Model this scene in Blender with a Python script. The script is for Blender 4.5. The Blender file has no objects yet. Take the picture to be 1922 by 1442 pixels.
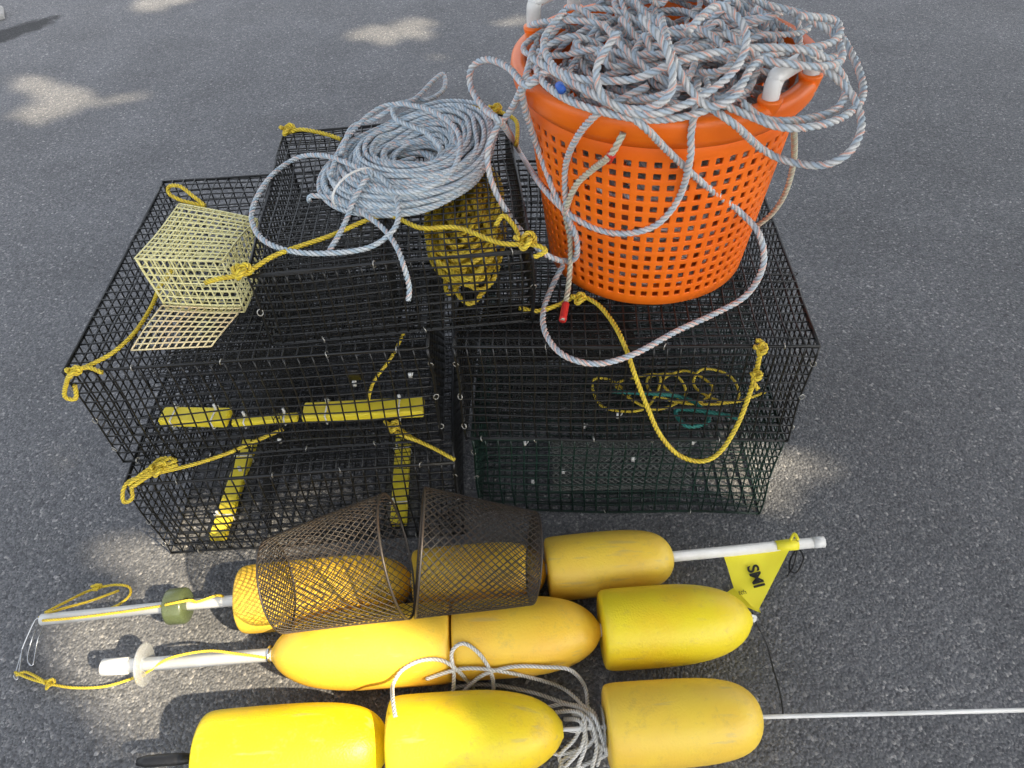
import bpy, math, random
from mathutils import Vector as V, Matrix, noise
random.seed(7)
sc = bpy.context.scene
col = sc.collection
f, CX, CY = 1388.0, 961.0, 721.0
H = 1.29; TH = math.radians(45.5); PH = math.radians(3.5)
CAM = V((0, 0, H))
F = V((0, math.cos(TH), -math.sin(TH)))
R0 = V((1, 0, 0)); U0 = V((0, math.sin(TH), math.cos(TH)))
R = R0*math.cos(PH) - U0*math.sin(PH)
U = U0*math.cos(PH) + R0*math.sin(PH)
def ray(u, v): return F + R*((u-CX)/f) + U*((CY-v)/f)
def P(u, v, z=0.0):
    d = ray(u, v); t = (H-z)/(-d.z)
    return CAM + d*t

# ---------------- materials ----------------
def mat(name, color, rough=.5, metal=0, var=.0, vscale=20, bump=0, bscale=200, color2=None, trans=0, spec=None, attr=None):
    m = bpy.data.materials.new(name); m.use_nodes = True
    nt = m.node_tree; b = nt.nodes['Principled BSDF']
    b.inputs['Base Color'].default_value = (*color, 1)
    b.inputs['Roughness'].default_value = rough
    b.inputs['Metallic'].default_value = metal
    if trans: b.inputs['Transmission Weight'].default_value = trans
    if spec is not None: b.inputs['Specular IOR Level'].default_value = spec
    tc = nt.nodes.new('ShaderNodeTexCoord')
    src = None
    if attr:
        a = nt.nodes.new('ShaderNodeAttribute'); a.attribute_name = attr
        src = a.outputs['Color']
    if color2 or var:
        n = nt.nodes.new('ShaderNodeTexNoise'); n.inputs['Scale'].default_value = vscale
        n.inputs['Detail'].default_value = 6; n.inputs['Roughness'].default_value = .65
        nt.links.new(tc.outputs['Object'], n.inputs['Vector'])
        r = nt.nodes.new('ShaderNodeMapRange')
        r.inputs['From Min'].default_value = .38; r.inputs['From Max'].default_value = .68
        nt.links.new(n.outputs['Fac'], r.inputs['Value'])
        mx = nt.nodes.new('ShaderNodeMix'); mx.data_type = 'RGBA'
        nt.links.new(r.outputs['Result'], mx.inputs[0])
        c2 = color2 if color2 else tuple(c*(1-var) for c in color)
        mx.inputs[7].default_value = (*c2, 1)
        if src:
            mx.blend_type = 'MULTIPLY'; nt.links.new(src, mx.inputs[6])
        else: mx.inputs[6].default_value = (*color, 1)
        src = mx.outputs[2]
    if src: nt.links.new(src, b.inputs['Base Color'])
    if bump:
        n2 = nt.nodes.new('ShaderNodeTexNoise'); n2.inputs['Scale'].default_value = bscale
        n2.inputs['Detail'].default_value = 4
        nt.links.new(tc.outputs['Object'], n2.inputs['Vector'])
        bp = nt.nodes.new('ShaderNodeBump'); bp.inputs['Strength'].default_value = bump
        bp.inputs['Distance'].default_value = .002
        nt.links.new(n2.outputs['Fac'], bp.inputs['Height'])
        nt.links.new(bp.outputs['Normal'], b.inputs['Normal'])
    return m
M = {}
M['black'] = mat('black_vinyl', (.009,.0095,.010), .36, var=.3, spec=.5)
M['blackfine'] = mat('black_netting', (.014,.014,.014), .6, spec=.3)
M['green'] = mat('green_vinyl', (.006,.026,.018), .40, var=.5, spec=.45)
M['cream'] = mat('cream_vinyl', (.88,.81,.40), .45, color2=(.80,.76,.42), vscale=14)
M['peach'] = mat('peach_vinyl', (.88,.68,.40), .45, color2=(.86,.80,.42), vscale=14)
M['basket'] = mat('orange_plastic', (.94,.185,.010), .36, color2=(.90,.155,.009), vscale=7, bump=.08, bscale=90)
M['pvc'] = mat('white_pvc', (.80,.80,.78), .3, color2=(.62,.61,.56), vscale=9)
M['rope'] = mat('grey_rope', (1,1,1), .8, attr='col', color2=(.88,.90,.92), vscale=60, bump=.6, bscale=900)
M['yrope'] = mat('yellow_rope', (1,1,1), .6, attr='col', color2=(.80,.74,.6), vscale=40, bump=.5, bscale=900)
M['wrope'] = mat('white_rope', (1,1,1), .85, attr='col', color2=(.86,.84,.78), vscale=50, bump=.5, bscale=900)
M['rust'] = mat('rusted_mesh', (.045,.040,.035), .42, metal=.3, color2=(.050,.034,.023), vscale=24, bump=.3)
M['ybar'] = mat('yellow_bar', (.90,.74,.03), .45, color2=(.84,.66,.06), vscale=12)
M['ring'] = mat('steel_ring', (.50,.49,.45), .4, metal=.8, var=.3)
M['zip'] = mat('white_nylon', (.75,.75,.72), .4)
M['steel'] = mat('steel_wire', (.6,.6,.6), .25, metal=1)
M['olive'] = mat('olive_rubber', (.18,.22,.10), .25, color2=(.13,.17,.08), vscale=20, trans=.5)
M['clear'] = mat('clear_acrylic', (.93,.95,.95), .10, trans=.8)
M['flag'] = mat('yellow_flag', (.88,.80,.04), .55, color2=(.82,.70,.03), vscale=9, bump=.3, bscale=60)
M['ink'] = mat('black_ink', (.012,.012,.012), .5)
M['tape'] = mat('black_tape', (.012,.012,.013), .4, bump=.6, bscale=120)
M['red'] = mat('red_tape', (.62,.03,.025), .5)
M['blue'] = mat('blue_tape', (.03,.12,.5), .5)
M['conc'] = mat('pale_concrete', (.34,.34,.33), .85, var=.4, vscale=40, bump=.8)
M['leaf'] = mat('leaf', (.05,.10,.025), .5, color2=(.07,.12,.03), vscale=2)
M['bark'] = mat('bark', (.10,.075,.05), .85, color2=(.05,.04,.03), vscale=15, bump=.8, bscale=40)
def foam(name, c, c2):
    m = mat(name, c, .42, bump=.35, bscale=300)
    nt = m.node_tree; b = nt.nodes['Principled BSDF']
    tc = nt.nodes.new('ShaderNodeTexCoord')
    n = nt.nodes.new('ShaderNodeTexNoise'); n.inputs['Scale'].default_value = 8; n.inputs['Detail'].default_value = 5
    nt.links.new(tc.outputs['Object'], n.inputs['Vector'])
    n2 = nt.nodes.new('ShaderNodeTexNoise'); n2.inputs['Scale'].default_value = 34; n2.inputs['Detail'].default_value = 10; n2.inputs['Roughness'].default_value = .85
    nt.links.new(tc.outputs['Object'], n2.inputs['Vector'])
    r1 = nt.nodes.new('ShaderNodeMapRange'); r1.inputs[1].default_value = .4; r1.inputs[2].default_value = .62
    nt.links.new(n.outputs['Fac'], r1.inputs[0])
    r2 = nt.nodes.new('ShaderNodeMapRange'); r2.inputs[1].default_value = .53; r2.inputs[2].default_value = .72; r2.inputs[4].default_value = .7
    nt.links.new(n2.outputs['Fac'], r2.inputs[0])
    m1 = nt.nodes.new('ShaderNodeMix'); m1.data_type = 'RGBA'; m1.inputs[6].default_value = (*c, 1); m1.inputs[7].default_value = (*c2, 1)
    nt.links.new(r1.outputs[0], m1.inputs[0])
    m2 = nt.nodes.new('ShaderNodeMix'); m2.data_type = 'RGBA'; m2.inputs[7].default_value = (.50,.35,.09, 1)
    nt.links.new(r2.outputs[0], m2.inputs[0]); nt.links.new(m1.outputs[2], m2.inputs[6])
    mp = nt.nodes.new('ShaderNodeMapping'); mp.inputs['Scale'].default_value = (7, 50, 50); nt.links.new(tc.outputs['Object'], mp.inputs[0])
    mp.inputs['Rotation'].default_value = (0, .5, .6)
    n4 = nt.nodes.new('ShaderNodeTexNoise'); n4.inputs['Scale'].default_value = 1.6; n4.inputs['Detail'].default_value = 3; nt.links.new(mp.outputs[0], n4.inputs['Vector'])
    r4 = nt.nodes.new('ShaderNodeMapRange'); r4.inputs[1].default_value = .63; r4.inputs[2].default_value = .73; r4.inputs[4].default_value = .4; nt.links.new(n4.outputs['Fac'], r4.inputs[0])
    m3 = nt.nodes.new('ShaderNodeMix'); m3.data_type = 'RGBA'; m3.inputs[7].default_value = (.46,.36,.18, 1)
    nt.links.new(r4.outputs[0], m3.inputs[0]); nt.links.new(m2.outputs[2], m3.inputs[6])
    nt.links.new(m3.outputs[2], b.inputs['Base Color'])
    return m
M['foam_o'] = foam('foam_amber', (.88,.58,.05), (.84,.50,.045))
M['foam_l'] = foam('foam_lemon', (.84,.68,.02), (.84,.58,.02))
M['foam_d'] = foam('foam_dull', (.84,.60,.06), (.80,.52,.06))
M['foam_b'] = foam('foam_bright', (.84,.68,.01), (.86,.60,.01))

# ---------------- mesh builder ----------------
class MB:
    def __init__(s): s.v = []; s.f = []; s.c = []
    def tube(s, pts, r, sides=6, closed=False, cap=True):
        n = len(pts); fr = frames(pts, closed); b = len(s.v)
        rr = r if isinstance(r, (list, tuple)) else [r]*n
        for i, p in enumerate(pts):
            a, c = fr[i]
            for k in range(sides):
                t = 2*math.pi*k/sides
                s.v.append(p + a*(math.cos(t)*rr[i]) + c*(math.sin(t)*rr[i])); s.c.append((1,1,1))
        m = n if closed else n-1
        for i in range(m):
            j = (i+1) % n
            for k in range(sides):
                k2 = (k+1) % sides
                s.f.append((b+i*sides+k, b+i*sides+k2, b+j*sides+k2, b+j*sides+k))
        if cap and not closed:
            s.f.append(tuple(b+k for k in range(sides))[::-1]); s.f.append(tuple(b+(n-1)*sides+k for k in range(sides)))
    def lathe(s, p0, ax, prof, n=32, caps=False):
        ax = ax.normalized(); a = ax.orthogonal().normalized(); c = ax.cross(a); b = len(s.v)
        for (h, r) in prof:
            for k in range(n):
                t = 2*math.pi*k/n
                s.v.append(p0 + ax*h + a*(math.cos(t)*r) + c*(math.sin(t)*r)); s.c.append((1,1,1))
        for i in range(len(prof)-1):
            for k in range(n):
                k2 = (k+1) % n
                s.f.append((b+i*n+k, b+i*n+k2, b+(i+1)*n+k2, b+(i+1)*n+k))
        if caps:
            s.f.append(tuple(b+k for k in range(n))[::-1]); e = b+(len(prof)-1)*n
            s.f.append(tuple(e+k for k in range(n)))
    def box(s, c, ex, ey, ez):
        b = len(s.v)
        for x in (-1,1):
            for y in (-1,1):
                for z in (-1,1):
                    s.v.append(c + ex*x + ey*y + ez*z); s.c.append((1,1,1))
        for q in ((0,1,3,2),(4,6,7,5),(0,4,5,1),(2,3,7,6),(0,2,6,4),(1,5,7,3)): s.f.append(tuple(b+i for i in q))
    def grid(s, p00, p10, p11, p01, nu, nv, r, segs=8, sides=5, wob=.0016, ins=0):
        def pt(a, b):
            p = p00*(1-a)*(1-b) + p10*a*(1-b) + p11*a*b + p01*(1-a)*b
            if wob:
                p = p + V((math.sin(p.y*23+p.z*31), math.sin(p.x*19+p.z*27+1), math.sin(p.x*17+p.y*29+2)))*wob
            return p
        for i in range(nu+1):
            a = i/nu
            s.tube([pt(a, j/segs) for j in range(segs+1)], r, sides)
        for i in range(nv+1):
            a = i/nv
            s.tube([pt(j/segs, a) for j in range(segs+1)], r, sides)
    def rope(s, path, r, pitch=.03, pal='grey', closed=False):
        step = pitch/8
        pts = resample(path, step)
        fr = frames(pts, False); b = len(s.v); n = len(pts); NS = 12
        for i, p in enumerate(pts):
            a, c = fr[i]; tw = 2*math.pi*i/8.0
            fl = math.sin(i*.021)+math.sin(i*.0073+1)
            for k in range(NS):
                t = 2*math.pi*k/NS
                rad = r*(.70+.36*abs(math.sin(1.5*t))**.8)
                s.v.append(p + a*(math.cos(t+tw)*rad) + c*(math.sin(t+tw)*rad))
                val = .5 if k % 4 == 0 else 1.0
                L = k//4
                if pal == 'grey':
                    cc = (.74,.75,.76) if L == 0 else ((.56,.65,.73) if L == 1 else (.80,.80,.79))
                    if L == 0 and k == 2 and fl > -.9: cc = (.92,.44,.31)
                    if L == 2 and k == 10 and fl < .6: cc = (.88,.60,.50)
                elif pal == 'coil':
                    cc = (.70,.76,.79) if L == 0 else ((.52,.64,.73) if L == 1 else (.76,.80,.82))
                    if L == 0 and k == 2 and fl > .5: cc = (.84,.52,.42)
                elif pal == 'cream': cc = (.72,.70,.54) if L else (.70,.56,.42)
                elif pal == 'yellow': cc = (.93,.72,.06) if L else (.86,.64,.07)
                elif pal == 'teal': cc = (.02,.22,.20)
                else: cc = (.82,.81,.78)
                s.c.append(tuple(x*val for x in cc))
        for i in range(n-1):
            for k in range(NS):
                k2 = (k+1) % NS
                s.f.append((b+i*NS+k, b+i*NS+k2, b+(i+1)*NS+k2, b+(i+1)*NS+k))
        s.f.append(tuple(b+k for k in range(NS))[::-1]); s.f.append(tuple(b+(n-1)*NS+k for k in range(NS)))
    def build(s, name, m, parent=None, origin=None, smooth=True, label=None):
        if origin is None:
            if parent: origin = V(parent.location)
            else:
                n = len(s.v); o = V((sum(p.x for p in s.v)/n, sum(p.y for p in s.v)/n, min(p.z for p in s.v))); origin = o
        me = bpy.data.meshes.new(name)
        me.from_pydata([tuple(p-origin) for p in s.v], [], s.f)
        if m in (M['rope'], M['yrope'], M['wrope']):
            at = me.color_attributes.new('col', 'FLOAT_COLOR', 'POINT')
            buf = []
            for c in s.c: buf += [c[0], c[1], c[2], 1]
            at.data.foreach_set('color', buf)
        me.materials.append(m)
        if smooth: me.polygons.foreach_set('use_smooth', [True]*len(me.polygons))
        me.update()
        o = bpy.data.objects.new(name, me); col.objects.link(o)
        if parent: o.parent = parent
        else: o.location = origin
        if label: o['label'] = label
        return o
def frames(pts, closed):
    n = len(pts); out = []; a = None
    for i in range(n):
        if closed: t = pts[(i+1) % n] - pts[i-1]
        else: t = pts[min(i+1, n-1)] - pts[max(i-1, 0)]
        if t.length < 1e-9: t = V((1,0,0))
        t.normalize()
        if a is None: a = t.orthogonal().normalized()
        else:
            a = a - t*a.dot(t)
            if a.length < 1e-6: a = t.orthogonal()
            a.normalize()
        out.append((a, t.cross(a)))
    return out
def cat(pts, sub=12):
    out = []; n = len(pts)
    for i in range(n-1):
        p0 = pts[max(i-1,0)]; p1 = pts[i]; p2 = pts[i+1]; p3 = pts[min(i+2,n-1)]
        for k in range(sub):
            t = k/sub
            out.append(.5*((2*p1)+(p2-p0)*t+(2*p0-5*p1+4*p2-p3)*t*t+(3*p1-p0-3*p2+p3)*t**3))
    out.append(pts[-1].copy()); return out
def resample(pts, step):
    out = [pts[0].copy()]; acc = 0
    for i in range(len(pts)-1):
        a, b = pts[i], pts[i+1]; d = (b-a).length
        if d < 1e-9: continue
        pos = step-acc
        while pos <= d:
            out.append(a.lerp(b, pos/d)); pos += step
        acc = d-(pos-step)
    if len(out) < 2: out.append(pts[-1].copy())
    return out
def pix(lst, sub=12): return cat([P(*q) for q in lst], sub)
def knot(c, s=.006):
    return [c + V(((math.sin(t)+2*math.sin(2*t))*s, (math.cos(t)-2*math.cos(2*t))*s, -math.sin(3*t)*s*1.1)) for t in [2*math.pi*i/48 for i in range(47)]]
def tag(o, label, cat_, group=None):
    o['label'] = label; o['category'] = cat_
    if group: o['group'] = group
    return o
def thing(name, loc, label, cat_, group=None):
    o = bpy.data.objects.new(name, None); col.objects.link(o); o.location = loc; o.empty_display_size = .05
    return tag(o, label, cat_, group)

# ---------------- ground ----------------
def ground():
    mb = MB(); S = 60
    mb.v = [V((-S,-S,0)), V((S,-S,0)), V((S,S,0)), V((-S,S,0))]; mb.c = [(1,1,1)]*4; mb.f = [(0,1,2,3)]
    m = bpy.data.materials.new('asphalt'); m.use_nodes = True; nt = m.node_tree; b = nt.nodes['Principled BSDF']
    N = nt.nodes.new; L = nt.links.new
    tc = N('ShaderNodeTexCoord')
    v1 = N('ShaderNodeTexVoronoi'); v1.inputs['Scale'].default_value = 180; L(tc.outputs['Object'], v1.inputs['Vector'])
    v2 = N('ShaderNodeTexVoronoi'); v2.inputs['Scale'].default_value = 370; L(tc.outputs['Object'], v2.inputs['Vector'])
    n1 = N('ShaderNodeTexNoise'); n1.inputs['Scale'].default_value = 3; n1.inputs['Detail'].default_value = 6; L(tc.outputs['Object'], n1.inputs['Vector'])
    n3 = N('ShaderNodeTexNoise'); n3.inputs['Scale'].default_value = 80; n3.inputs['Detail'].default_value = 6; n3.inputs['Roughness'].default_value=.7; L(tc.outputs['Object'], n3.inputs['Vector'])
    s1 = N('ShaderNodeSeparateColor'); L(v1.outputs['Color'], s1.inputs[0])
    s2 = N('ShaderNodeSeparateColor'); L(v2.outputs['Color'], s2.inputs[0])
    cr = N('ShaderNodeValToRGB'); e = cr.color_ramp.elements
    e[0].position = 0; e[0].color = (.064,.066,.072,1); e[1].position = 1; e[1].color = (.40,.39,.38,1)
    for p, c in ((.40,(.102,.105,.113)),(.70,(.146,.149,.158)),(.90,(.196,.197,.201)),(.96,(.33,.32,.31))):
        q = cr.color_ramp.elements.new(p); q.color = (*c,1)
    L(s1.outputs[0], cr.inputs[0])
    cr2 = N('ShaderNodeValToRGB'); e = cr2.color_ramp.elements
    e[0].color = (.074,.076,.082,1); e[1].color = (.26,.26,.26,1); q = cr2.color_ramp.elements.new(.7); q.color = (.134,.137,.144,1)
    L(s2.outputs[1], cr2.inputs[0])
    mx = N('ShaderNodeMix'); mx.data_type = 'RGBA'
    r3 = N('ShaderNodeMapRange'); r3.inputs[1].default_value = .42; r3.inputs[2].default_value = .58; L(n3.outputs['Fac'], r3.inputs[0])
    L(r3.outputs[0], mx.inputs[0]); L(cr.outputs[0], mx.inputs[6]); L(cr2.outputs[0], mx.inputs[7])
    r1 = N('ShaderNodeMapRange'); r1.inputs[1].default_value = .3; r1.inputs[2].default_value = .7; r1.inputs[3].default_value = .88; r1.inputs[4].default_value = 1.16
    L(n1.outputs['Fac'], r1.inputs[0])
    m2 = N('ShaderNodeMix'); m2.data_type = 'RGBA'; m2.blend_type = 'MULTIPLY'; m2.inputs[0].default_value = 1
    L(mx.outputs[2], m2.inputs[6]); L(r1.outputs[0], m2.inputs[7])
    c0 = P(22, 62, 0); c1 = P(90, 38, 0); ang = math.atan2(c1.y-c0.y, c1.x-c0.x)  # shadow strip in the far left corner, painted into the asphalt colour
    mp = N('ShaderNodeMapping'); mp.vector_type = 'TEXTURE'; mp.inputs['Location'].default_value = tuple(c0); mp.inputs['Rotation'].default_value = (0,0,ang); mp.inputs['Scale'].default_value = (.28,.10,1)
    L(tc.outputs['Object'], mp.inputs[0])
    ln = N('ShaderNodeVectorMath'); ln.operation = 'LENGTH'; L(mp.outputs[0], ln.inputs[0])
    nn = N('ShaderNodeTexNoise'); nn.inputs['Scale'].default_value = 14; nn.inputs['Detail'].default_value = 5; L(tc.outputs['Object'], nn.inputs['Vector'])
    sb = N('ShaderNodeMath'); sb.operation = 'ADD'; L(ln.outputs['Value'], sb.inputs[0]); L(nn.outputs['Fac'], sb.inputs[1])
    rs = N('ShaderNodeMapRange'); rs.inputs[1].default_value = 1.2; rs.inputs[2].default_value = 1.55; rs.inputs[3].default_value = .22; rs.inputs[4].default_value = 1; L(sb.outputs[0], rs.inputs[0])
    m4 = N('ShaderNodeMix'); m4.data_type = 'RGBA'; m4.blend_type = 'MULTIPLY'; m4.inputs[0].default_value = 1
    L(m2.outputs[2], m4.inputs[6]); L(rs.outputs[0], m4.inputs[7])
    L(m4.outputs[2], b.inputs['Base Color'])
    b.inputs['Roughness'].default_value = .8
    ad = N('ShaderNodeMath'); ad.operation = 'ADD'; L(v1.outputs['Distance'], ad.inputs[0]); L(n3.outputs['Fac'], ad.inputs[1])
    bp = N('ShaderNodeBump'); bp.inputs['Strength'].default_value = .75; bp.inputs['Distance'].default_value = .004; bp.invert = True
    L(ad.outputs[0], bp.inputs['Height']); L(bp.outputs['Normal'], b.inputs['Normal'])
    M['asphalt'] = m
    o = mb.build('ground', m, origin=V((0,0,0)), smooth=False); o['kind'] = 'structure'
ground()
k0 = P(5, 26, .03); dk = V((.9,.42,0)).normalized(); nk = V((-dk.y, dk.x, 0))
mb = MB(); mb.box(k0 - dk*1.0 + nk*.08 + V((0,0,-.015)), dk*1.0, nk*.08, V((0,0,.016)))
o = mb.build('kerb', M['conc'], origin=V((0,0,0)), smooth=False); o['kind'] = 'structure'
bv = o.modifiers.new('b','BEVEL'); bv.width = .012; bv.segments = 3

# ---------------- traps ----------------
ringmb = MB(); ringmb.tube([V((math.cos(t)*.0045, 0, math.sin(t)*.0055)) for t in [2*math.pi*i/12 for i in range(12)]], .0009, 5, closed=True)
ring_me = None
def ring(parent, p, rz):
    global ring_me
    if ring_me is None:
        o = ringmb.build('hog_ring', M['ring'], parent, origin=V((0,0,0))); ring_me = o.data
    else:
        o = bpy.data.objects.new('hog_ring', ring_me); col.objects.link(o); o.parent = parent
    o.location = p - V(parent.location); o.rotation_euler = (random.uniform(-.4,.4), random.uniform(-.4,.4), rz+random.uniform(-.5,.5))
def trap(name, fl, fr, z0, h, depth, m, label, cat_, sx=.0235, sy=.0235, sz=.0225, r=.0016, group=None, rings=14, side=3, rf=None):
    fl = V((fl.x, fl.y, 0)); fr = V((fr.x, fr.y, 0)); ex = (fr-fl).normalized(); ey = V((-ex.y, ex.x, 0)); w = (fr-fl).length
    root = thing(name, (fl+fr)/2 + ey*depth/2 + V((0,0,z0)), label, cat_, group)
    z1 = z0 + h; Z = V((0,0,1)); bl = fl+ey*depth; br = fr+ey*depth; g = .0014
    nx, ny, nz = round(w/sx), round(depth/sy), round(h/sz)
    def at(p, z): return p + Z*z
    a = MB(); a.grid(at(fl,z1), at(fr,z1), at(br,z1), at(bl,z1), nx, ny, r, 10, wob=.0018)
    # heavier edge where lid and walls fold together
    e = [at(q,z1) for q in (fl,fr,br,bl)]
    for i in range(4): a.tube([e[i].lerp(e[(i+1)%4], k/10) for k in range(11)], r*1.5, 6)
    a.build('lid', m, root)
    a = MB(); a.grid(at(fl,z0+r), at(fr,z0+r), at(br,z0+r), at(bl,z0+r), nx, ny, r, 10); a.build('floor_panel', m, root)
    for i, (p, q, n_) in enumerate(((fl, fr, nx), (bl, br, nx), (fl, bl, ny), (fr, br, ny))):
        a = MB()
        d = ((p+q)/2 - (fl+br)/2).normalized()*(-g)
        a.grid(at(p+d, z0+.003), at(q+d, z0+.003), at(q+d, z1-.003), at(p+d, z1-.003), n_, nz, (rf or r) if i == 0 else r, 10, wob=.0018)
        a.build('wall_panel', m, root)
    rz = math.atan2(ex.y, ex.x)
    k = rings
    for i in range(k):
        t = (i+random.uniform(.2,.8))/k
        ring(root, at(fl.lerp(fr, t), z1 if i % 2 else z0+.004), rz+math.pi/2)
    for i in range(side):
        t = (i+.5)/side
        ring(root, at(fl, z0+h*t), rz); ring(root, at(fr, z0+h*t), rz)
    def loc(x, y, z): return fl + ex*x + ey*y + Z*(z0+z)
    return root, loc, w
def net(root, ps, nu, nv, name='netting', m=None, r=.0008):
    a = MB(); a.grid(*ps, nu, nv, r, 6, 4, wob=.005); return a.build(name, m or M['blackfine'], root)

ZT = .473
A0 = P(118,700,ZT); A1 = P(803,652,ZT)
LU, lu, wl = trap('wire_trap', A0, A1, .237, .236, .60, M['black'], 'black wire trap on top of the left stack, carrying the cream bait box', 'trap', rings=8)
net(LU, (lu(.10,.02,.20), lu(.58,.02,.20), lu(.46,.30,.10), lu(.18,.30,.10)), 34, 22)
net(LU, (lu(.30,.02,.02), lu(.30,.58,.02), lu(.32,.58,.22), lu(.28,.02,.22)), 44, 16)
net(LU, (lu(.10,.33,.20), lu(.55,.33,.20), lu(.55,.33,.01), lu(.10,.33,.01)), 34, 14)
net(LU, (lu(.03,.56,.015), lu(.57,.56,.015), lu(.57,.20,.015), lu(.03,.20,.015)), 44, 26)
net(LU, (lu(.26,.05,.215), lu(.57,.05,.215), lu(.57,.40,.19), lu(.26,.40,.19)), 24, 26, r=.0009)
B0 = P(232,912,.233); B1 = P(850,868,.233)
LL, ll, w2 = trap('wire_trap', B0, B1, .001, .232, .60, M['black'], 'black wire trap at the bottom of the left stack behind the mesh bait cones', 'trap', rings=8)
net(LL, (ll(.20,.02,.20), ll(.58,.02,.20), ll(.46,.28,.12), ll(.24,.28,.12)), 30, 22)
net(LL, (ll(.20,.02,.02), ll(.20,.58,.02), ll(.24,.58,.21), ll(.24,.02,.21)), 44, 16)
net(LL, (ll(.02,.34,.21), ll(.58,.34,.21), ll(.58,.30,.01), ll(.02,.30,.01)), 44, 16)
net(LL, (ll(.02,.57,.21), ll(.58,.57,.21), ll(.58,.55,.01), ll(.02,.55,.01)), 44, 16)
C0 = P(851,652,ZT); C1 = P(1538,650,ZT)
RU, ru, w3 = trap('wire_trap', C0, C1, .238, .235, .60, M['black'], 'black wire trap under the orange basket, on top of the right stack', 'trap', sx=.0215, sy=.0205, sz=.0215, rings=6)
net(RU, (ru(.02,.05,.22), ru(.28,.05,.22), ru(.28,.05,.01), ru(.02,.05,.01)), 26, 16, r=.0010)
net(RU, (ru(.02,.03,.23), ru(.30,.03,.23), ru(.28,.28,.10), ru(.05,.28,.10)), 24, 22, r=.0010)
net(RU, (ru(.30,.05,.01), ru(.30,.55,.01), ru(.30,.55,.22), ru(.30,.05,.22)), 44, 16)
net(RU, (ru(.30,.22,.22), ru(.60,.22,.22), ru(.60,.30,.02), ru(.30,.30,.02)), 24, 16, r=.0009)
net(RU, (ru(.02,.22,.01), ru(.30,.22,.01), ru(.30,.22,.22), ru(.02,.22,.22)), 24, 16, r=.0010)
net(RU, (ru(.02,.56,.01), ru(.58,.56,.01), ru(.58,.56,.22), ru(.02,.56,.22)), 44, 16)
D0 = V((C0.x+.010, C0.y+.005, 0)); ex = (C1-C0); ex.z = 0; ex.normalize()
D1 = D0 + ex*(w3-.012)
RL, rl, w4 = trap('wire_trap', D0, D1, .001, .232, .60, M['green'], 'dark green wire trap at the bottom of the right stack', 'trap', rings=6)
net(RL, (rl(.04,.10,.22), rl(.45,.10,.22), rl(.45,.30,.12), rl(.04,.30,.12)), 34, 18, m=M['blackfine'])
net(RL, (rl(.30,.30,.22), rl(.56,.30,.22), rl(.56,.30,.01), rl(.30,.30,.01)), 20, 16)
net(RL, (rl(.03,.34,.22), rl(.40,.34,.22), rl(.40,.34,.01), rl(.03,.34,.01)), 30, 16, r=.0010)
net(RL, (rl(.03,.06,.225), rl(.44,.06,.225), rl(.44,.40,.225), rl(.03,.40,.225)), 30, 24, r=.0009)

def cone_mesh(mb, p0, p1, r0, r1, n=48, k=18, wr=.0011, segs=28):
    ax = (p1-p0); Ln = ax.length; ax = ax.normalized(); a = ax.orthogonal().normalized(); c = ax.cross(a)
    dth = 2*math.pi/n*k
    for s in (-1, 1):
        for i in range(n):
            pts = []
            for j in range(segs+1):
                t = j/segs; th = 2*math.pi*i/n + s*dth*t; rr = r0+(r1-r0)*t + s*.0004
                rr *= 1+.012*math.sin(2*th+1)+.008*math.sin(3*th+t*4)
                pts.append(p0 + ax*(Ln*t) + a*(math.cos(th)*rr) + c*(math.sin(th)*rr))
            mb.tube(pts, wr, 4, cap=False)
M['greymesh'] = mat('grey_mesh', (.12,.13,.12), .5, var=.3)
mb = MB(); cone_mesh(mb, rl(.15,.075,.060), rl(.43,.085,.060), .052, .052, 30, 20, .0011, 24)
mb.build('entry_tunnel', M['greymesh'], RL)
mb = MB(); cone_mesh(mb, ll(.25,.20,.11), ll(.25,.42,.11), .09, .05, 26, 14, .0009, 20)
mb.build('entry_tunnel', M['blackfine'], LL)
mb = MB(); cone_mesh(mb, ru(.05,.10,.17), ru(.26,.12,.17), .05, .05, 26, 15, .0010, 20)
mb.build('entry_tunnel', M['blackfine'], RU)

def bar(root, p, q, wy=.017, hz=.009):
    d = (q-p); e = d.normalized(); s = V((0,0,1)).cross(e).normalized(); up = e.cross(s)
    a = MB(); a.box((p+q)/2, e*(d.length/2), s*wy, up*hz)
    o = a.build('runner_bar', M['ybar'], root, smooth=False)
    bv = o.modifiers.new('b', 'BEVEL'); bv.width = .004; bv.segments = 3
    for t in (.2, .8):
        z = MB(); c = p.lerp(q, t)
        z.tube([c + s*((wy+.002)*x) + up*((hz+.002)*y) for x, y in ((-1,-1),(1,-1),(1,1),(-1,1))], .0016, 5, closed=True)
        z.box(c+s*wy*.6+up*(hz+.008), e*.002, s*.002, up*.007)
        z.build('cable_tie', M['zip'], root)
bar(LU, P(305,782,.268), P(430,784,.268), .019); bar(LU, P(570,775,.268), P(796,764,.268), .020)
bar(LL, P(408,1012,.012), P(470,828,.012)); bar(LL, P(748,985,.012), P(758,815,.012))
bar(LU, P(436,793,.262), P(560,783,.262), .009,.006)
for (u,v,z) in ((985,832,.2),(1188,862,.12),(1057,885,.1),(1000,905,.05),(665,720,.35),(770,705,.4),(450,880,.2),(525,828,.24),(1095,800,.24),(1300,830,.2),(1160,780,.28)):
    a = MB(); c = P(u,v,z); a.box(c, V((.003,0,0)), V((0,.002,0)), V((0,0,.006))); a.tube(cat([c, c+V((.004,-.004,.004)), c+V((.006,-.006,.012))],4), .001, 5)
    a.build('cable_tie', M['zip'], RU if (u > 840 and z > .236) else (RL if u > 840 else (LU if z > .236 else LL)))
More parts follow.
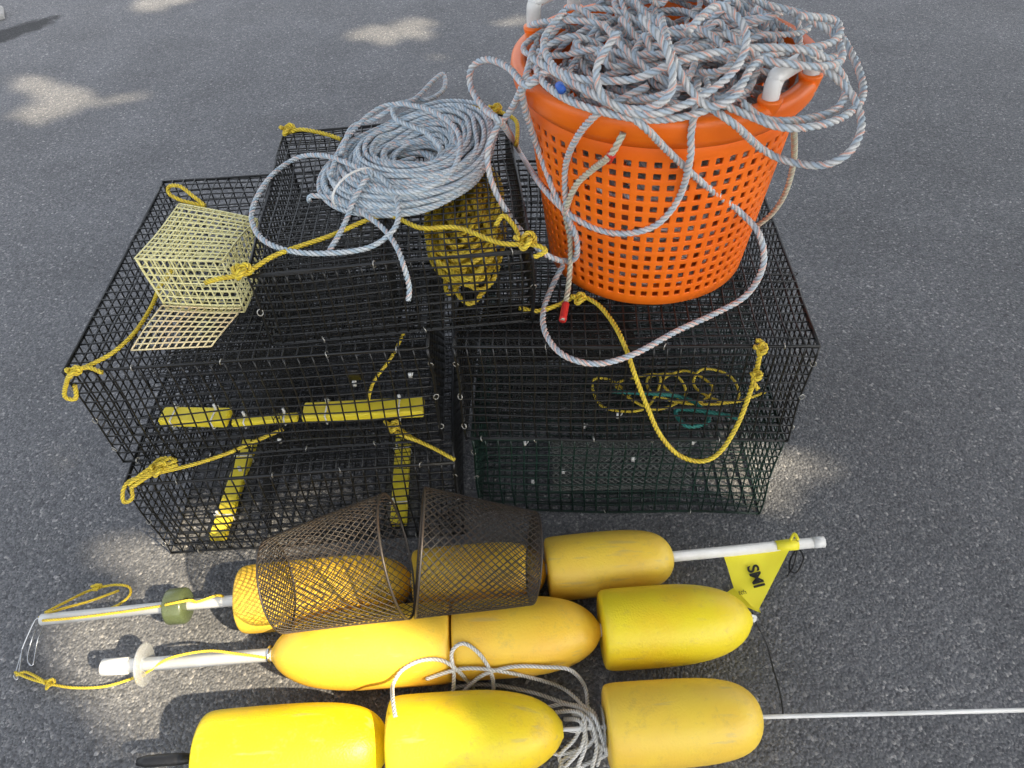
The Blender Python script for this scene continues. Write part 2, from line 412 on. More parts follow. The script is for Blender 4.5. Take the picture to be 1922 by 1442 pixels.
a = MB(); c = P(663,703,.40); a.box(c, V((.011,0,0)), V((0,.002,.002)), V((0,-.006,.016))); a.build('rubber_tab', M['tape'], LU)

def bridle(root, paths, r=.0038, pal='yellow', knots=(), name='tie_rope', m=None, ks=.006, pitch=.022):
    a = MB()
    for q in paths: a.rope(q, r, pitch, pal)
    for (c, s) in knots: a.rope(knot(c, s), r, pitch, pal)
    return a.build(name, m or M['yrope'], root)
zt = ZT+.006
bridle(LU, [pix([(325,505,zt+.02),(300,540,zt),(285,575,zt),(255,622,zt),(215,660,zt),(170,685,zt),(135,700,zt+.004),(124,722,zt-.03),(122,745,zt-.06),(142,748,zt-.06),(140,722,zt-.03)]),
            pix([(135,697,zt),(165,690,zt+.004),(192,700,zt)])], knots=[(P(137,698,zt+.004),.0035)])
bridle(LL, [pix([(532,806,.25),(480,828,.245),(430,850,.245),(370,870,.243),(310,885,.24),(250,900,.24),(232,918,.23),(232,942,.21),(248,935,.215),(245,905,.24)]),
            pix([(250,905,.24),(300,878,.245),(330,865,.245),(300,862,.245),(270,895,.242)]),
            pix([(240,912,.24),(280,880,.244),(325,858,.246)]), pix([(246,916,.238),(290,888,.242),(336,872,.244)])], knots=[(P(298,880,.246),.005)])
bridle(LL, [pix([(735,792,.262),(770,820,.25),(815,842,.244),(855,864,.24)]), pix([(722,790,.262),(745,812,.255),(790,830,.25)])], knots=[(P(738,800,.262),.004)])
bridle(LU, [pix([(760,620,.47),(735,670,.40),(700,720,.36),(690,760,.28)])], r=.003)

# ---------------- cream bait box ----------------
bb = P(310,582,ZT+.006); br_ = P(457,582,ZT+.006)
exb = (br_-bb); exb.z = 0; wb = exb.length; exb.normalize(); eyb = V((-exb.y, exb.x, 0)); Z = V((0,0,1))
CB = thing('bait_box', (bb+br_)/2+eyb*.078, 'small cream wire bait box with its paler peach flap open, on the left stack', 'bait box')
hb = .104; db = .16
def cb(x, y, z):
    k = z/hb
    return bb + exb*(x + .010*k*(y/db) - .004*k) + eyb*(y*(1-.10*(x/wb))) + Z*(z*(1-.16*(x/wb)*(y/db)+.05*(1-x/wb)))
def cpanel(name, ps, nu, nv, m): a = MB(); a.grid(*ps, nu, nv, .0014, 5, 5, wob=.0026); return a.build(name, m, CB)
cpanel('wall_panel', (cb(0,0,0),cb(wb,0,0),cb(wb,0,hb),cb(0,0,hb)), 10, 7, M['cream'])
cpanel('wall_panel', (cb(0,db,.001),cb(wb,db,.001),cb(wb,db,hb-.001),cb(0,db,hb-.001)), 10, 7, M['cream'])
cpanel('wall_panel', (cb(.001,.001,.001),cb(.001,db-.001,.001),cb(.001,db-.001,hb-.002),cb(.001,.001,hb-.002)), 11, 7, M['cream'])
cpanel('wall_panel', (cb(wb-.001,.001,.001),cb(wb-.001,db-.001,.001),cb(wb-.001,db-.001,hb-.002),cb(wb-.001,.001,hb-.002)), 11, 7, M['cream'])
cpanel('lid', (cb(-.001,-.001,hb+.002),cb(wb+.001,-.001,hb+.002),cb(wb+.001,db+.001,hb+.002),cb(-.001,db+.001,hb+.002)), 11, 13, M['cream'])
cpanel('floor_panel', (cb(.001,.001,-.001),cb(wb-.001,.001,-.001),cb(wb-.001,db-.001,-.001),cb(.001,db-.001,-.001)), 10, 11, M['cream'])
fp = cpanel('flap', (cb(-.012,-.108,.004),cb(wb-.018,-.108,.004),cb(wb,-.006,.012),cb(0,-.006,.012)), 11, 8, M['peach'])
fp['label'] = 'peach coloured flap lying open in front of the cream bait box'
bridle(CB, [pix([(385,386,.585),(362,368,.60),(338,350,.61),(318,350,.605),(318,364,.60),(340,376,.59),(372,384,.585),(388,390,.58)])], r=.0036, name='tie_rope')

# ---------------- small black cage ----------------
ZC = ZT+.004; hC = .145
E0 = P(512,650,ZC); E1 = P(1003,603,ZC)
SC, scl, w5 = trap('wire_trap', E0, E1, ZC, hC, .46, M['black'], 'small flat black wire trap with yellow rope ties, under the grey rope coil', 'trap', sx=.0190, sy=.0175, sz=.0180, r=.0014, rings=4, side=1, rf=.0018)
net(SC, (scl(.01,.06,.13), scl(.20,.06,.13), scl(.20,.06,.01), scl(.01,.06,.01)), 14, 10, r=.0009, m=M['black'])
net(SC, (scl(.20,.03,.01), scl(.20,.44,.01), scl(.20,.44,.135), scl(.20,.03,.135)), 30, 10, r=.0009, m=M['black'])
net(SC, (scl(.01,.06,.10), scl(.20,.06,.10), scl(.20,.40,.04), scl(.01,.40,.04)), 14, 26, r=.0010, m=M['black'])
zc = ZC+hC+.006
tl = scl(0,0,hC+.005); tr = scl(w5,0,hC+.005); bl = scl(0,.46,hC+.005); brr = scl(w5,.46,hC+.005)
def wpath(lst): return cat([V(q) for q in lst], 12)
bridle(SC, [wpath([tl+V((-.07,.01,-.02)), tl+V((-.04,-.002,-.005)), tl, P(520,478,zc), P(620,443,zc), P(720,405,zc), P(790,428,zc), P(860,428,zc), tr+V((-.05,.01,.004)), tr+V((0,0,.004)), tr+V((.02,-.012,.0)), tr+V((.0,-.014,-.01))]),
            wpath([tl, tl+V((-.012,.01,.008)), tl+V((-.004,-.012,.01)), tl+V((-.02,.006,0))]),
            pix([(930,425,zc),(945,405,zc+.01),(965,425,zc),(975,447,zc-.01)])], r=.0040, knots=[(tl+V((-.004,-.002,.006)),.0045),(tr+V((-.01,.006,.008)),.0055)])
bridle(SC, [wpath([bl+V((.01,-.01,0)), bl+V((.04,-.008,.004)), bl+V((.09,-.03,.002)), bl+V((.12,-.05,.0))])], r=.0040, knots=[(bl+V((.012,-.008,.006)),.0045)])
bridle(SC, [wpath([brr+V((-.10,-.0,.004)), brr+V((-.06,.008,.01)), brr+V((-.03,-.002,.006)), brr+V((0,-.01,.0)), brr+V((.02,-.05,0)), brr+V((.015,-.14,0))])],
       r=.0040, knots=[(brr+V((-.055,.0,.008)),.005),(brr+V((-.02,.004,.006)),.0040)])
mb = MB(); pts = []; rg = random.Random(21)
c = scl(.335,.19,.07)
for i in range(46*12):
    t = 2*math.pi*i/12; k = i//12
    if i % 12 == 0: ra = rg.uniform(.012,.064); rb = rg.uniform(.05,.155); zz = ZC+.015+rg.uniform(0,.10); ox = rg.uniform(-.016,.016); oy = rg.uniform(-.015,.03); tw = rg.uniform(-.3,.3)
    x = math.cos(t)*ra+ox; y = math.sin(t)*rb+oy
    pts.append(V((min(c.x+x-y*tw, scl(w5,0,0).x-.02), max(c.y+y, scl(.335,.022,0).y), max(ZC+.008, min(ZC+.132, zz+rg.uniform(-.006,.006)+.10*y)))))
mb.rope(cat(pts, 5), .0043, .026, 'yellow')
tag(mb.build('rope_hank', M['yrope']), 'hank of yellow rope stored inside the small flat black trap', 'rope')
mb = MB(); pts = []; rg = random.Random(4)
c = P(1270,765,.255)
for i in range(24):
    t = i*1.35
    pts.append(V((c.x-.13+.011*i+.055*math.cos(t)+rg.uniform(-.01,.01), c.y+.05+.045*math.sin(t)+rg.uniform(-.012,.012), .247+.018*rg.random())))
mb.rope(cat(pts, 8), .0026, .018, 'yellow')
tag(mb.build('loose_rope', M['yrope']), 'loose yellow rope lying on the floor inside the trap below the basket', 'rope')
mb = MB(); mb.rope(pix([(1150,735,.30),(1230,740,.30),(1275,745,.27),(1310,760,.275),(1330,790,.275),(1290,800,.275),(1270,770,.276),(1340,775,.278),(1400,790,.275)]), .0040, .025, 'teal')
tag(mb.build('rope_piece', M['yrope']), 'short teal green rope piece inside the trap below the basket', 'rope')

bridle(RU, [pix([(975,578,ZT+.008),(1010,584,ZT+.008),(1050,572,ZT+.008),(1085,556,ZT+.008),(1120,570,ZT+.008),(1150,605,ZT+.008),(1172,648,ZT+.006),(1192,705,.43),(1215,765,.375),(1240,818,.32),(1275,855,.28),(1318,866,.265),(1352,848,.28),(1383,800,.32),(1405,745,.37),(1420,695,.43),(1428,655,.477),(1430,642,.482),(1418,640,.482)]),
            pix([(1422,730,.40),(1414,715,.415),(1420,690,.43)])], r=.0042,
       knots=[(P(1429,655,.478),.0032),(P(1421,705,.435),.0026),(P(1086,560,ZT+.012),.0036)], pitch=.024)

# ---------------- basket ----------------
BX, BY, BZ = .262, 1.143, ZT+.004
HB, RB, RT = .350, .172, .214
def brad(z): return RB + (RT-RB)*((z-BZ)/HB)
BK = thing('basket', V((BX,BY,BZ)), 'round orange plastic basket with white handles, heaped with grey rope', 'basket')
bc = V((BX,BY,BZ))
mb = MB(); NC = 60; rows = 14
h0, h1 = .020, .292
zs = [0.0]; holes = set()
for i in range(rows):
    a = h0+(h1-h0)*i/rows; s = (h1-h0)/rows
    zs += [round(a,5), round(a+s*.55,5)]; holes.add(round(a,5))
zs = sorted(set(zs+[round(h1,5), .312]))
NA = NC*2
angs = []
for k in range(NC):
    angs += [2*math.pi*k/NC, 2*math.pi*(k+.50)/NC]
for z in zs:
    rr = RB+(RT-RB)*z/HB
    for t in angs: mb.v.append(bc+V((math.cos(t)*rr, math.sin(t)*rr, z))); mb.c.append((1,1,1))
for i in range(len(zs)-1):
    hole = zs[i] in holes
    for k in range(NA):
        if hole and k % 2 == 0: continue
        k2 = (k+1) % NA
        mb.f.append((i*NA+k, i*NA+k2, (i+1)*NA+k2, (i+1)*NA+k))
o = mb.build('body', M['basket'], BK, smooth=True)
so = o.modifiers.new('s', 'SOLIDIFY'); so.thickness = .0045; so.offset = 1
bv = o.modifiers.new('b', 'BEVEL'); bv.width = .0009; bv.segments = 1; bv.limit_method = 'ANGLE'
mb = MB(); mb.lathe(bc+V((0,0,.001)), V((0,0,1)), [(0,.005),(0,RB-.001),(.004,RB-.002),(.004,.005)], 48)
mb.build('base', M['basket'], BK)
mb = MB(); r1 = RB+(RT-RB)*.312/HB
mb.lathe(bc, V((0,0,1)), [(.306,r1-.003),(.306,r1+.0055),(.312,r1+.009),(.316,r1+.016),(.324,r1+.021),(.343,r1+.025),(.352,r1+.0235),(.356,r1+.018),(.356,r1+.006),(.352,r1+.001),(.342,r1-.001),(.306,r1-.003)], 96)
mb.build('rim', M['basket'], BK)
RIMZ = BZ+.354
def handle(ang, wdt=.052, hh=.045):
    c = V((math.cos(ang), math.sin(ang), 0)); s = V((-math.sin(ang), math.cos(ang), 0)); b0 = V((BX,BY,0)) + c*(r1+.006)
    pts = [b0+s*-wdt+Z*(RIMZ-.02), b0+s*-wdt+Z*(RIMZ+hh-.017), b0+s*-wdt*.93+Z*(RIMZ+hh-.005), b0+s*-wdt*.75+Z*(RIMZ+hh), b0+s*wdt*.75+Z*(RIMZ+hh), b0+s*wdt*.93+Z*(RIMZ+hh-.005), b0+s*wdt+Z*(RIMZ+hh-.017), b0+s*wdt+Z*(RIMZ-.02)]
    a = MB(); a.tube(cat(pts, 6), .0115, 14); a.build('handle', M['pvc'], BK)
    for q in (-1, 1):
        a = MB(); a.lathe(b0+s*wdt*q+Z*(RIMZ-.01), Z, [(0,.013),(.014,.017),(.018,.0165),(.018,.012)], 20); a.build('handle_socket', M['basket'], BK)
HA, HBn = math.radians(136), math.radians(-48)
handle(HA); handle(HBn, .052, .036)

# ---------------- rope pile ----------------
rng = random.Random(11)
def loops(n, zl, rmin, rmax, cj, lim, npt=11, jz=.006):
    out = []; t0 = rng.uniform(0, 6)
    for k in range(n):
        cx, cy = rng.uniform(-cj, cj), rng.uniform(-cj, cj)
        a = rng.uniform(rmin, rmax); b = a*rng.uniform(.35, 1.0); rot = rng.uniform(0, math.pi); z = zl(k/n); tl_ = (rng.uniform(-.25,.25), rng.uniform(-.25,.25))
        for i in range(npt):
            t = t0+2*math.pi*i/npt
            x = math.cos(t-rot)*a; y = math.sin(t-rot)*b
            x, y = x*math.cos(rot)-y*math.sin(rot), x*math.sin(rot)+y*math.cos(rot)
            x += cx+rng.uniform(-.007,.007); y += cy+rng.uniform(-.007,.007)
            d = math.hypot(x, y)
            zz = z + x*tl_[0]+y*tl_[1] + rng.uniform(-jz, jz)
            L = lim(zz)
            if d > L: x *= L/d; y *= L/d; d = L
            out.append(V((BX+x, BY+y, zz)))
    return out
def clear_handles(p):
    for ha in (HA, HBn):
        c = V((math.cos(ha), math.sin(ha), 0)); q = p - V((BX,BY,0)); al = q.x*c.x+q.y*c.y; pe = abs(-q.x*c.y+q.y*c.x)
        if al > .180 and pe < .078: 
            p.x -= c.x*(al-.180); p.y -= c.y*(al-.180)
    return p
RP = thing('rope_pile', V((BX,BY,BZ+.01)), 'tangled heap of grey rope with orange flecks overflowing the orange basket', 'rope')
mb = MB()
mb.rope(cat(loops(22, lambda k: BZ+.03+k*.22, .13, .17, .02, lambda z: brad(z)-.012), 6), .0055, .03, 'grey')
mb.rope(cat([clear_handles(p) for p in loops(34, lambda k: BZ+.24+k*.09, .07, .19, .075, lambda z: .190)], 6), .0047, .027, 'grey')
def lim_top(z): return .198 if z < RIMZ+.008 else .262
pile = loops(40, lambda k: RIMZ-.02+k*.085, .05, .20, .105, lim_top, jz=.016)
for p in pile:
    d = math.hypot(p.x-BX, p.y-BY)
    p.z -= max(0, d-.15)*.45
    if d > .19: p.z = max(p.z, RIMZ+.010)
    if d < .09: p.z -= .045*(1-d/.09)
    clear_handles(p)
mb.rope(cat(pile, 6), .0045, .027, 'grey')
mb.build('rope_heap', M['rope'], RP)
def K(u, v, off=.008, zmin=ZT+.008):
    d = ray(u, v); best = None; bt = None
    t = .5
    while t < 2.2:
        p = CAM + d*t
        rr = brad(p.z)+off
        if p.z > BZ+.300: rr = r1+.026+off
        g = math.hypot(p.x-BX, p.y-BY) - rr
        if p.z < zmin: return P(u, v, zmin)
        if p.z < RIMZ+.005 and g < 0: return p
        if p.z < RIMZ+.005 and (best is None or g < best): best = g; bt = t
        t += .004
    return CAM + d*bt if bt else P(u,v,RIMZ)
def mix(lst):
    out = []
    for q in lst:
        if len(q) == 2: out.append(K(*q))
        elif len(q) == 3: out.append(P(*q))
    return cat(out, 10)
zr = RIMZ+.012
A_ = [(1010,150,zr+.02),(985,160,zr+.01),(955,128,zr),(915,112,zr-.01),(885,128,zr-.03),(884,165,zr-.06),(910,205,zr-.07),(945,235,zr-.07),(975,285),(1010,340),(1060,395),(1120,430),(1180,438),(1235,420),(1275,370),(1295,300),(1297,250),(1305,205,zr+.004),(1310,150,zr+.02)]
B_ = [(1000,95,zr+.015),(985,150,zr+.005),(960,205,zr-.06),(930,245,zr-.1),(915,295,zr-.14),(930,360,zr-.19),(975,430,zr-.25),(1025,478,zr-.28),(1062,490),(1082,480),(1080,440),(1060,400),(1040,360),(1010,280),(985,200),(985,160,zr+.005),(1040,130,zr+.03)]
C_ = [(1090,175,zr+.02),(1140,190,zr+.012),(1205,235,zr+.004),(1255,285),(1320,345),(1385,395),(1425,440,zr-.22),(1432,500,zr-.27),(1400,555,ZT+.03),(1340,590,ZT+.01),(1270,622,ZT+.008),(1190,665,ZT+.008),(1120,683,ZT+.002),(1060,668,ZT+.004),(1026,630,ZT+.008),(1020,585,ZT+.008),(1040,530,ZT+.01),(1065,480,ZT+.05),(1072,430),(1062,380),(1062,310),(1085,255),(1120,215,zr),(1160,190,zr+.014),(1220,160,zr+.03)]
D_ = [(1330,200,zr+.02),(1380,235,zr+.006),(1430,280,zr-.05),(1480,303,zr-.06),(1545,310,zr-.05),(1595,285,zr-.03),(1617,235,zr-.01),(1600,180,zr+.01),(1560,140,zr+.03),(1500,105,zr+.05)]
E_ = [(1440,10,zr+.07),(1530,35,zr+.05),(1585,80,zr+.03),(1615,140,zr+.01),(1618,185,zr),(1590,215,zr),(1540,235,zr),(1470,240,zr+.002),(1400,215,zr+.01),(1330,185,zr+.03)]
G_ = [(1490,235,zr-.02),(1490,300,zr-.12),(1475,360,zr-.2),(1450,400,zr-.26),(1420,425,zr-.3)]
H_ = [(1240,30,zr+.09),(1260,100,zr+.08),(1290,160,zr+.05),(1330,200,zr+.03),(1380,180,zr+.04),(1430,110,zr+.06),(1560,80,zr+.05),(1570,40,zr+.06),(1500,30,zr+.08)]
I_ = [(1000,110,zr+.03),(1100,170,zr+.03),(1200,215,zr+.02),(1300,190,zr+.035),(1380,130,zr+.06),(1400,60,zr+.09),(1350,10,zr+.11),(1290,60,zr+.1)]
J_ = [(1060,20,zr+.06),(1020,80,zr+.04),(1060,140,zr+.035),(1180,150,zr+.045),(1290,110,zr+.07),(1420,90,zr+.07),(1530,100,zr+.06),(1585,150,zr+.02),(1575,200,zr+.002),(1520,222,zr-.004),(1440,225,zr+.002),(1390,190,zr+.02)]
L_ = [(1020,95,zr+.03),(1010,140,zr+.02),(1060,185,zr+.018),(1150,215,zr+.012),(1240,225,zr+.01),(1330,205,zr+.02),(1400,150,zr+.05)]
N_ = [(1360,60,zr+.08),(1430,110,zr+.06),(1480,120,zr+.058),(1540,125,zr+.05),(1580,110,zr+.04),(1560,60,zr+.05),(1480,20,zr+.08)]
Q_ = [(1160,60,zr+.09),(1120,130,zr+.06),(1140,190,zr+.03),(1210,205,zr+.025),(1260,170,zr+.05),(1250,90,zr+.09),(1200,30,zr+.11)]
for q in (A_,B_,C_,D_,E_,H_,I_,J_,L_,N_,Q_):
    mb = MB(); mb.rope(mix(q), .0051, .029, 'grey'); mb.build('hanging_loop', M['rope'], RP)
mb = MB(); mb.rope(mix(G_), .0045, .027, 'cream'); mb.build('hanging_loop', M['rope'], RP)
T_ = [(1170,250),(1145,292),(1110,320),(1080,350),(1062,400),(1070,450),(1070,500,ZT+.05),(1066,545,ZT+.02),(1060,580,ZT+.009),(1056,602,ZT+.008)]
tp = mix(T_)
mb = MB(); mb.rope(tp, .0050, .028, 'cream'); mb.build('rope_end', M['rope'], RP)
mb = MB(); e = resample(tp, .004); mb.tube(e[-11:], .0066, 10); mb.build('end_tape', M['red'], RP)
mb = MB()
q = resample(mix([(1148,288),(1141,300)]), .004); mb.tube([p+V((0,-.002,0)) for p in q], .0062, 8); mb.build('marker_tape', M['red'], RP)
mb = MB(); mb.tube([P(1049,160,zr+.036), P(1055,170,zr+.034)], .0058, 8); mb.build('marker_tape', M['blue'], RP)

# ---------------- rope coil on small cage ----------------
RC = thing('rope_coil', P(768,292,ZC+hC+.006), 'neat coil of thin pale grey rope lying on the small flat black trap', 'rope')
cc = P(770,303,ZC+hC+.02); mb = MB(); pts = []; rng = random.Random(5)
NR = 10
order = [(j, i) for j in range(6) for i in range(NR)]
for k, (j, i) in enumerate(order):
    ii = i if j % 2 == 0 else NR-1-i
    rr0 = .056+ii*.0098-(.002*j)+rng.uniform(-.003,.003)
    cx, cy = rng.uniform(-.006,.006)+.005*(j-2), rng.uniform(-.006,.006)+.004*(j-2)
    zz = ZC+hC+.008+j*.0080*(1-abs(ii-4.5)/8); er = .6+rng.uniform(-.5,.5); tz = .05*j+rng.uniform(-.02,.02)
    for a in range(14):
        t = 2*math.pi*a/14
        rr = rr0*(1.03+.07*math.cos(2*(t-er)))
        x = math.cos(t)*rr; y = math.sin(t)*rr
        pts.append(V((cc.x+cx+x, cc.y+cy+y*.96, zz+max(0,tz*(x*.9+y*.6))+rng.uniform(-.0022,.0022))))
mb.rope(cat(pts, 6), .0041, .025, 'coil')
for k in range(5):
    pp = []; r_ = rng.uniform(.035,.06); ox, oy = rng.uniform(-.02,.03), rng.uniform(-.02,.02)
    for a in range(9):
        t = 2*math.pi*a/11+k*1.7; pp.append(V((cc.x+ox+math.cos(t)*r_*1.3, cc.y+oy+math.sin(t)*r_*.8, ZC+hC+.010+.010*k*.5+rng.uniform(0,.006))))
    mb.rope(cat(pp,8), .0041, .025, 'coil')
zk = ZC+hC+.045
mb.rope(pix([(700,330,zk),(660,310,zk),(610,293,zk-.01),(560,296,zk-.035),(510,330,zc),(478,380,zc),(474,420,zc-.004),(500,455,zc),(560,474,zc),(640,474,zc),(700,462,zc),(740,430,zc+.01),(748,395,zc+.02),(738,360,zk-.01),(710,330,zk),(680,318,zk)]), .0045, .026, 'coil')
mb.rope(pix([(581,378,zc+.004),(585,368,zc+.008),(630,374,zc+.01),(680,400,zc+.008),(720,430,zc+.006),(745,465,zc+.002),(758,500,zc-.01),(768,540,zc-.05),(766,565,zc-.07)]), .0045, .026, 'coil')
mb.rope(pix([(690,330,zk),(665,375,zc+.02),(645,425,zc+.004),(618,472,zc)]), .0045, .026, 'coil')
mb.rope(pix([(640,290,zk),(660,240,zk),(700,225,zk),(735,205,zk+.01),(780,185,zk+.01),(815,150,zk),(832,140,zk-.02),(834,165,zk-.01),(810,185,zk),(770,190,zk),(740,200,zk+.01),(745,225,zk+.01),(800,250,zk+.01),(830,280,zk+.02)]), .0045, .026, 'coil')
mb.rope(pix([(620,330,zk-.01),(650,260,zk),(720,200,zk+.01),(800,205,zk+.03),(860,250,zk+.035),(850,320,zk+.02),(780,360,zk+.01),(700,355,zk-.01)]), .0045, .026, 'coil')
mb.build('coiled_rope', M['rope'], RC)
mb = MB(); cz = P(668,352,ZC+hC+.026); dr = (cz-cc); dr.z = 0; dr.normalize()
mb.tube([cz + dr*(math.cos(t)*.050) + Z*(math.sin(t)*.030-.002) for t in [2*math.pi*i/20 for i in range(20)]], .0022, 6, closed=True)
mb.build('cable_tie', M['zip'], RC)

# ---------------- floats ----------------
def floatprof(L, r, kind=0):
    pr = [(0,.012),(0,.6*r),(0,.90*r),(.004,.955*r),(.012,.985*r),(.03,r),(.45*L,1.0*r)]
    if kind == 0: pr += [(.58*L,.975*r),(.70*L,.91*r),(.80*L,.81*r),(.88*L,.67*r),(.94*L,.50*r),(.975*L,.34*r),(.993*L,.2*r),(L,.012)]
    else: pr += [(.62*L,.98*r),(.75*L,.93*r),(.85*L,.84*r),(.92*L,.70*r),(.965*L,.52*r),(.99*L,.34*r),(L,.2*r),(L,.012)]
    return pr
def add_float(root, p, q, r, m, kind=0, lab=None):
    mb = MB(); mb.lathe(p, q-p, floatprof((q-p).length, r, kind), 64)
    for i, vv in enumerate(mb.v): mb.v[i] = vv + (vv-p).normalized()*.0014*noise.noise(vv*18+V((p.x*9,0,0)))
    o = mb.build('float', m, root)
    ss = o.modifiers.new('s', 'SUBSURF'); ss.levels = 1; ss.render_levels = 1
    if lab: o['label'] = lab
    return o
zA = .062
lA = lambda u, z=zA: P(u, 1163-(u-80)*146/1465, z)
SA = thing('buoy_stick', lA(800, 0), 'rear white buoy stick with three floats, a yellow flag and an olive ring', 'buoy stick')
mb = MB(); mb.tube([lA(78), lA(1543)], .0100, 18); mb.build('pole', M['pvc'], SA)
mb = MB(); mb.tube([lA(1525,zA), lA(1546,zA)], .0108, 18); mb.build('end_cap', M['pvc'], SA)
add_float(SA, lA(455), lA(772), .0625, M['foam_o'], 1)
add_float(SA, lA(778), lA(1024), .0600, M['foam_o'], 1)
add_float(SA, lA(1026), lA(1262), .0595, M['foam_d'], 1)
mb = MB(); ax = (lA(354)-lA(314)); mb.lathe(lA(314), ax, [(0,.0105),(0,.026),(.003,.031),(.006,.0325),(ax.length-.006,.0325),(ax.length-.003,.031),(ax.length,.026),(ax.length,.0105)], 40)
mb.build('ring_weight', M['olive'], SA)
a = MB()
a.rope(pix([(85,1150,.075),(120,1132,.05),(170,1108,.03),(215,1098,.025),(243,1103,.02),(240,1122,.015),(205,1143,.02),(150,1152,.03),(95,1158,.07)]), .0026, .016, 'yellow')
a.rope(pix([(80,1165,.074),(140,1160,.076),(220,1150,.077),(300,1138,.08),(316,1134,.098),(356,1127,.098),(370,1130,.078),(410,1118,.078),(430,1130,.05),(455,1145,.02)]), .0026, .016, 'yellow')
a.rope(pix([(72,1160,.06),(110,1145,.05),(170,1128,.03),(225,1108,.02)]), .0026, .016, 'yellow')
for dx in (0,3,6): a.rope([p for p in knot(P(178+dx,1102,.03), .0022)], .0020, .014, 'yellow')
a.rope(pix([(28,1262,.01),(60,1275,.01),(95,1284,.012),(140,1291,.01),(200,1288,.01),(258,1270,.02)]), .0026, .016, 'yellow')
a.rope(pix([(30,1268,.01),(50,1262,.01),(85,1280,.014),(98,1286,.012)]), .0026, .016, 'yellow')
a.rope(knot(P(92,1283,.014), .003), .0026, .016, 'yellow')
a.build('cord', M['yrope'], SA)
a = MB()
a.tube(pix([(72,1160,.06),(82,1172,.05),(70,1205,.02),(62,1248,.006),(52,1238,.006),(60,1200,.02),(74,1168,.05),(66,1165,.05),(45,1210,.02),(38,1235,.006),(30,1262,.006),(26,1270,.008),(34,1272,.008),(42,1215,.015)], 8), .0014, 6)
a.build('snap_clip', M['steel'], SA)
# flag
def flagpatch(c00, c10, c11, c01, n=14, amp=.004):
    mb = MB()
    for j in range(n+1):
        for i in range(n+1):
            a, b = i/n, j/n
            p = c00*(1-a)*(1-b)+c10*a*(1-b)+c11*a*b+c01*(1-a)*b
            p = p + Z*(amp*math.sin(a*6+b*3)*math.sin(b*4+.5))
            mb.v.append(p); mb.c.append((1,1,1))
    for j in range(n):
        for i in range(n): mb.f.append((j*(n+1)+i, j*(n+1)+i+1, (j+1)*(n+1)+i+1, (j+1)*(n+1)+i))
    return mb
F00 = P(1357,1040,.054); F10 = P(1490,1016,.072); F11 = P(1422,1148,.016)
nf = (F10-F00).cross(F11-F00)
if nf.z < 0: nf = -nf
nf.normalize()
def onflag(u, v, off=.0):
    d = ray(u, v); t = (F00-CAM).dot(nf)/d.dot(nf); return CAM+d*t + nf*off
F01 = onflag(1378,1106)
flag = flagpatch(F00, F10, F11, F01, 14, .0015).build('flag', M['flag'], SA)
mb = MB(); mb.tube(cat([P(1484,1014,.074),P(1491,1002,.080),P(1498,1014,.078)],4), .003, 6); mb.build('flag_knot', M['flag'], SA)
mb = MB(); mb.tube([lA(1455)+V((0,0,.002)), lA(1480)+V((0,0,.001)), lA(1496)], [.0095,.0112,.0108], 14); mb.build('flag_sleeve', M['flag'], SA)
mb = flagpatch(P(1364,1112,.006), P(1405,1085,.008), P(1428,1150,.008), P(1395,1138,.004), 6, .001); mb.build('flag_fold', M['flag'], SA)
def text(s, body, p, dx, dyv, size, parent, bold=.02):
    cu = bpy.data.curves.new(s, 'FONT'); cu.body = body; cu.size = size; cu.extrude = .0002; cu.offset = size*bold; cu.space_character = .95
    to = bpy.data.objects.new(s+'_tmp', cu); col.objects.link(to)
    dg = bpy.context.evaluated_depsgraph_get(); me = bpy.data.meshes.new_from_object(to.evaluated_get(dg))
    bpy.data.objects.remove(to)
    me.materials.clear(); me.materials.append(M['ink'])
    o = bpy.data.objects.new(s, me); col.objects.link(o); o.parent = parent
    x = dx.normalized(); n = x.cross(dyv).normalized(); y = n.cross(x)
    o.matrix_local = Matrix.Translation(p-V(SA.location)) @ Matrix((x, y, n)).transposed().to_4x4()
p = onflag(1401,1064,.004); q = onflag(1415,1103,.004); s_ = onflag(1430,1056,.004)
text('lettering', 'SMI', p, q-p, s_-p, .029, flag, .025)
p = onflag(1386,1117,.004); q = onflag(1420,1113,.004); s_ = onflag(1384,1100,.004)
text('small_lettering', 'tch', p, q-p, s_-p, .012, flag, 0)
a = MB(); a.tube(pix([(1496,1012,.075),(1500,1028,.06),(1508,1050,.02),(1495,1075,.006),(1482,1068,.006),(1485,1048,.01),(1496,1030,.03),(1490,1060,.008),(1478,1082,.004)]), .0018, 6)
a.build('black_string', M['tape'], SA)

# row B
zB = .069
lB = lambda u, z=zB: P(u, 1253-(u-195)*92/1220, z)
SB = thing('buoy_stick', lB(800, 0), 'middle buoy stick with three touching floats and a clear disc near its capped end', 'buoy stick')
mb = MB(); mb.tube([lB(238), lB(1405)], .0112, 18); mb.build('pole', M['pvc'], SB)
mb = MB(); ax = lB(242)-lB(193); mb.lathe(lB(193), ax, [(0,.002),(0,.0125),(.001,.0142),(ax.length-.001,.0142),(ax.length,.013),(ax.length,.011)], 24); mb.build('end_cap', M['pvc'], SB)
add_float(SB, lB(849), lB(513), .0690, M['foam_o'], 0)
add_float(SB, lB(852), lB(1126), .0670, M['foam_o'], 0)
add_float(SB, lB(1128), lB(1409), .0685, M['foam_l'], 0)
mb = MB(); ax = lB(272)-lB(264); mb.lathe(lB(268), ax, [(0,.0115),(0,.034),(.001,.036),(.004,.036),(.005,.034),(.005,.0115)], 48); mb.build('stop_disc', M['clear'], SB)
mb = MB(); c = lB(513); ax = (lB(520)-lB(500)).normalized()
